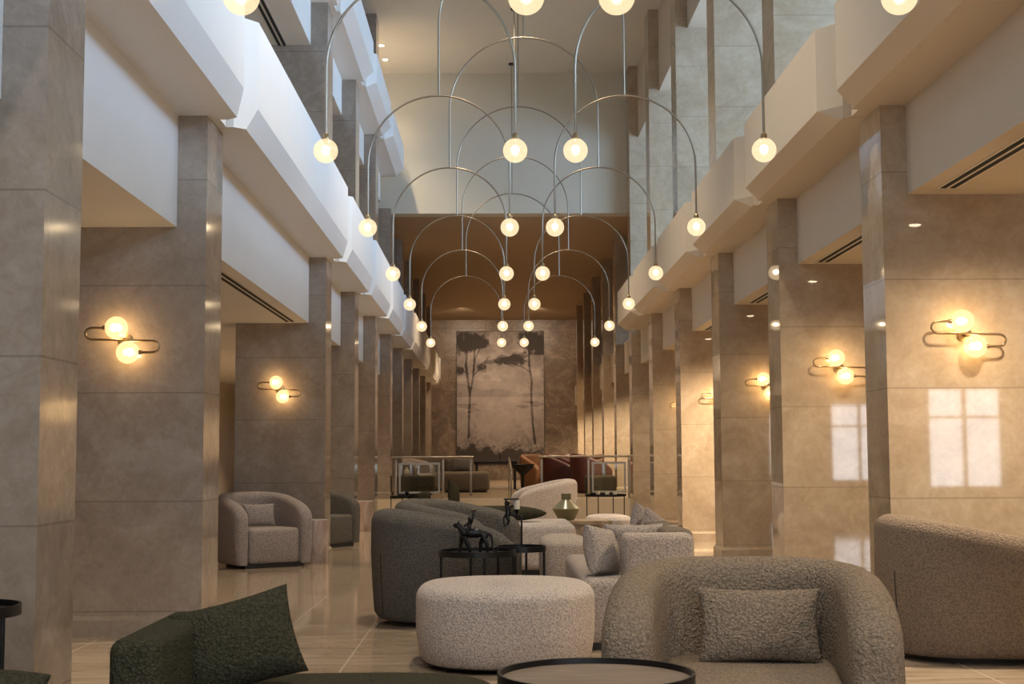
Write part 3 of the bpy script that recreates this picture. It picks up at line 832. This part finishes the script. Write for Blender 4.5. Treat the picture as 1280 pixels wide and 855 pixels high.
# ------------------------------------------------------------------ far lounge
Z0 = .375
def lounge_chair(mat, loc, rz, label, group, **kw): return armchair(mat, loc, rz, label, group, **kw)
t = thing('lounge_sofa', 'brown grey lounge armchair with deep front seat behind the left railing', 'armchair', (-.56, 28.6, Z0))
MB().rbox(-.50, .48, -.5, .35, .03, .42, .07, 5).obj('seat', 'b_brown', t, 60)
MB().rbox(-.46, .14, .1, .40, .30, .74, .12, 6).obj('backrest', 'b_brown', t, 60)
MB().box(-.42, .42, -.42, .3, 0, .04).obj('base', 'plinth', t)
cushion(.42, .28, .12, 'b_grey', (-.66, 28.6, Z0+.42), (math.radians(-12), 0, 0), 'dark lumbar cushion on the brown grey lounge armchair')
t = thing('green_bench', 'dark green upholstered bench behind the left glass railing', 'bench', (-1.50, 26.6, Z0))
MB().rbox(-.37, .37, -.3, .3, .03, .36, .05, 5).obj('seat', 'b_green', t, 60); MB().box(-.32, .32, -.26, .26, 0, .04).obj('base', 'plinth', t)
tag(MB().lathe([(.03, 0), (.055, .05), (.05, .10), (.02, .14), (.03, .17), (.024, .17), (.015, .14)], 20).obj('bud_vase', 'candle', None, 30, (-1.66, 26.5, Z0+.361)), 'small cream vase on the green bench behind the left railing', 'vase')
tag(MB().lathe([(.02, 0), (.025, .03), (.008, .06), (.008, .13), (.016, .14)], 16).obj('candlestick', 'steel', None, 30, (-1.45, 26.5, Z0+.361)), 'small silver candlestick on the green bench', 'candlestick')
armchair('b_pale', (-1.78, 28.4, Z0), math.radians(70), 'light grey lounge armchair behind the green bench at the far left', 'armchairs in the raised lounge')
armchair('b_brown', (-1.34, 29.9, Z0), math.radians(10), 'small looking grey armchair between the light grey and brown lounge chairs', 'armchairs in the raised lounge')
def dark_table(loc, w, d, h, label):
    t = thing('dining_table', label, 'table', loc, 0, 'dark tables in the raised lounge')
    MB().rbox(-w/2, w/2, -d/2, d/2, h-.05, h, .01, 2).obj('tabletop', 'black', t)
    for sx in (-1, 1):
        for sy in (-1, 1):
            x, y = sx*(w/2-.05), sy*(d/2-.05)
            MB().box(x-.025, x+.025, y-.025, y+.025, 0, h-.05).obj('leg', 'black', t)
dark_table((.05, 31.0, Z0), .95, .7, .62, 'black lounge table in front of the middle of the mural')
tag(MB().lathe([(.02, 0), (.03, .01), (.012, .04), (.012, .14), (.02, .15)], 14).obj('candlestick', 'black', None, 30, (.15, 30.9, Z0+.621)), 'small dark candlestick on the black lounge table', 'candlestick')
t = thing('bowl_stand', 'black round bowl on a pedestal below the mural, right of the black table', 'bowl', (.62, 29.4, Z0))
MB().lathe([(.14, 0), (.14, .02), (.03, .05), (.03, .30), (.05, .34), (.22, .48), (.25, .56), (.24, .565), (.20, .50), (.02, .42)], 28).obj('body', 'black', t)
red = [((1.0, 30.3), 40, 'orange', 'tan leather lounge chair behind the black pedestal bowl'), ((1.38, 28.2), 70, 'red', 'dark red lounge chair just right of the platform opening'),
       ((1.85, 29.6), 60, 'red', 'dark red lounge chair behind the first dark red one'), ((1.90, 27.3), 100, 'red', 'dark red lounge chair behind the right glass railing'),
       ((2.25, 31.2), -60, 'orange', 'tan leather lounge chair deep behind the right railing')]
for (p, a, m, lab) in red:
    armchair(m, (*p, Z0), math.radians(a), lab, 'leather chairs in the raised lounge', a=.40, df=.36, bd=.38, hb=.78, ha=.58, th=.11)
t = thing('green_bench', 'dark green bench behind the right glass railing', 'bench', (1.98, 25.7, Z0))
MB().rbox(-.28, .28, -.3, .3, .03, .36, .05, 5).obj('seat', 'b_green', t, 60); MB().box(-.24, .24, -.26, .26, 0, .04).obj('base', 'plinth', t)
tag(MB().lathe([(.035, 0), (.045, .16), (.047, .22), (.043, .22), (.03, .01)], 20).obj('glass_lantern', 'steel', None, 30, (2.05, 25.65, Z0+.361)), 'silver cup on the right green bench', 'cup')

# mural
def mural():
    nx, nz = 170, 255; w, h = 2.74, 4.15
    verts = []; faces = []; cols = []
    def seg(px, pz, a, b):
        dx, dz = b[0]-a[0], b[1]-a[1]; L = dx*dx+dz*dz
        q = max(0, min(1, ((px-a[0])*dx+(pz-a[1])*dz)/L)); return math.hypot(px-a[0]-q*dx, pz-a[1]-q*dz)
    trunks = [([(.135, .20), (.14, .36), (.15, .52), (.13, .62), (.105, .74), (.115, .86)], .014),
              ([(.15, .52), (.185, .64), (.205, .78), (.20, .88)], .012), ([(.19, .66), (.24, .70), (.29, .73)], .006), ([(.115, .84), (.06, .88)], .006),
              ([(.205, .78), (.26, .86)], .006), ([(.125, .68), (.06, .70)], .005),
              ([(.895, .15), (.87, .30), (.855, .48), (.86, .62), (.835, .74), (.83, .90)], .013),
              ([(.845, .69), (.75, .73), (.62, .76)], .007), ([(.835, .82), (.93, .84)], .006)]
    blobs = [(.17, .93, .17, .055), (.10, .89, .10, .05), (.27, .90, .09, .035), (.29, .73, .055, .028), (.04, .70, .05, .03), (.60, .775, .20, .035), (.70, .80, .10, .035), (.90, .91, .15, .06), (.82, .955, .12, .03), (.94, .835, .07, .022)]
    def colr(u, v):
        N = lambda s, o=0: mnoise.fractal(Vector((u*s+o, v*s*1.5+o, o*3.1)), 1.0, 2.0, 5)
        n = N(6); n2 = N(22, 3)
        b = .50-.40*abs(v-.50)-.34*max(0, abs(u-.5)-.2)
        if v > .62: b += .13*max(0, n+.1)
        b += .085*n+.05*n2
        b -= .10*max(0, v-.80)/.2+.06*max(0, .25-v)/.25
        # hills and shoreline
        hill = .585+.05*mnoise.noise(Vector((u*3.2, 1.7, 0)))-.05*u
        if .50 < v < hill: b -= .10
        if v < .50:
            b += .02
            isl = mnoise.fractal(Vector((u*4+2, v*26, 1.3)), 1, 2, 3)
            if .38 < v < .47 and isl > .28: b -= .14
        bush = .13+.09*N(7, 5)+.07*abs(N(18, 8))
        if v < bush: b -= .36*min(1, (bush-v)/.07)
        tall = min(abs(u-.20+.02*n2)*12, abs(u-.72+.02*n2)*11)
        if v < .29-.10*tall+.06*n2 and n2 > -.05: b -= .11
        for cx, cz, rx, rz in blobs:
            d = math.hypot((u-cx)/rx, (v-cz)/rz)
            if d < 1.1+.55*n2+.35*N(12, 6): b -= .36*(1.0 if d < .85 else .6)
        for pts, wd in trunks:
            d = min(seg(u, v*1.5, (a[0], a[1]*1.5), (c[0], c[1]*1.5)) for a, c in zip(pts[:-1], pts[1:]))
            if d < wd*(.7+.3*n2+.3): b -= .28
        b = max(.03, min(.60, b))
        return (b*1.0+.012, b*.86+.006, b*.78+.004, 1)
    for j in range(nz+1):
        for i in range(nx+1):
            verts.append((-w/2+w*i/nx, 0, h*j/nz)); cols.append(colr(i/nx, j/nz))
    for j in range(nz):
        for i in range(nx):
            a = j*(nx+1)+i; faces.append((a, a+1, a+nx+2, a+nx+1))
    me = bpy.data.meshes.new('painted_canvas'); me.from_pydata(verts, [], faces)
    ca = me.color_attributes.new('paint', 'FLOAT_COLOR', 'POINT')
    for i, c in enumerate(cols): ca.data[i].color = c
    t = NT('painted_landscape'); at = t.n.new('ShaderNodeVertexColor'); at.layer_name = 'paint'
    fine = t.noise(60, 4)
    t.base(t.mix(t.math('MULTIPLY', fine, .07), at.outputs[0], (.30, .24, .2))); t.rough(.7)
    me.materials.append(t.m)
    root = thing('mural_picture', 'tall sepia landscape mural with two slender trees on the back wall', 'painting', (.225, BACK-.06, .90))
    o = bpy.data.objects.new('canvas', me); COL.objects.link(o); o.parent = root; o.location = (0, -.005, 0)
    MB().box(-w/2-.012, w/2+.012, 0, .055, -.012, h+.012).obj('stretcher', 'plinth', root)
mural()

# ------------------------------------------------------------------ camera
cd = bpy.data.cameras.new('camera'); cam = bpy.data.objects.new('camera', cd); COL.objects.link(cam)
cd.sensor_fit = 'HORIZONTAL'; cd.sensor_width = 36; cd.lens = 1725/1280*36; cd.clip_start = .05; cd.clip_end = 200
yaw, pitch, roll, H = .0138, .0834, .005, 1.08
fwd = Vector((math.sin(yaw)*math.cos(pitch), math.cos(yaw)*math.cos(pitch), math.sin(pitch)))
rt = Vector((math.cos(yaw), -math.sin(yaw), 0)); up = rt.cross(fwd)
r2 = rt*math.cos(roll)-up*math.sin(roll); u2 = rt*math.sin(roll)+up*math.cos(roll)
cam.matrix_world = Matrix(((r2.x, u2.x, -fwd.x, 0), (r2.y, u2.y, -fwd.y, 0), (r2.z, u2.z, -fwd.z, H), (0, 0, 0, 1)))
SC.camera = cam
vs_ = SC.view_settings
vs_.view_transform = 'Standard'; vs_.look = 'None'; vs_.gamma = 1; vs_.exposure = .92; vs_.use_curve_mapping = False
SC.cycles.use_denoising = True
SC.cycles.max_bounces = 8; SC.cycles.diffuse_bounces = 5; SC.cycles.glossy_bounces = 4
SC.cycles.sample_clamp_indirect = 6
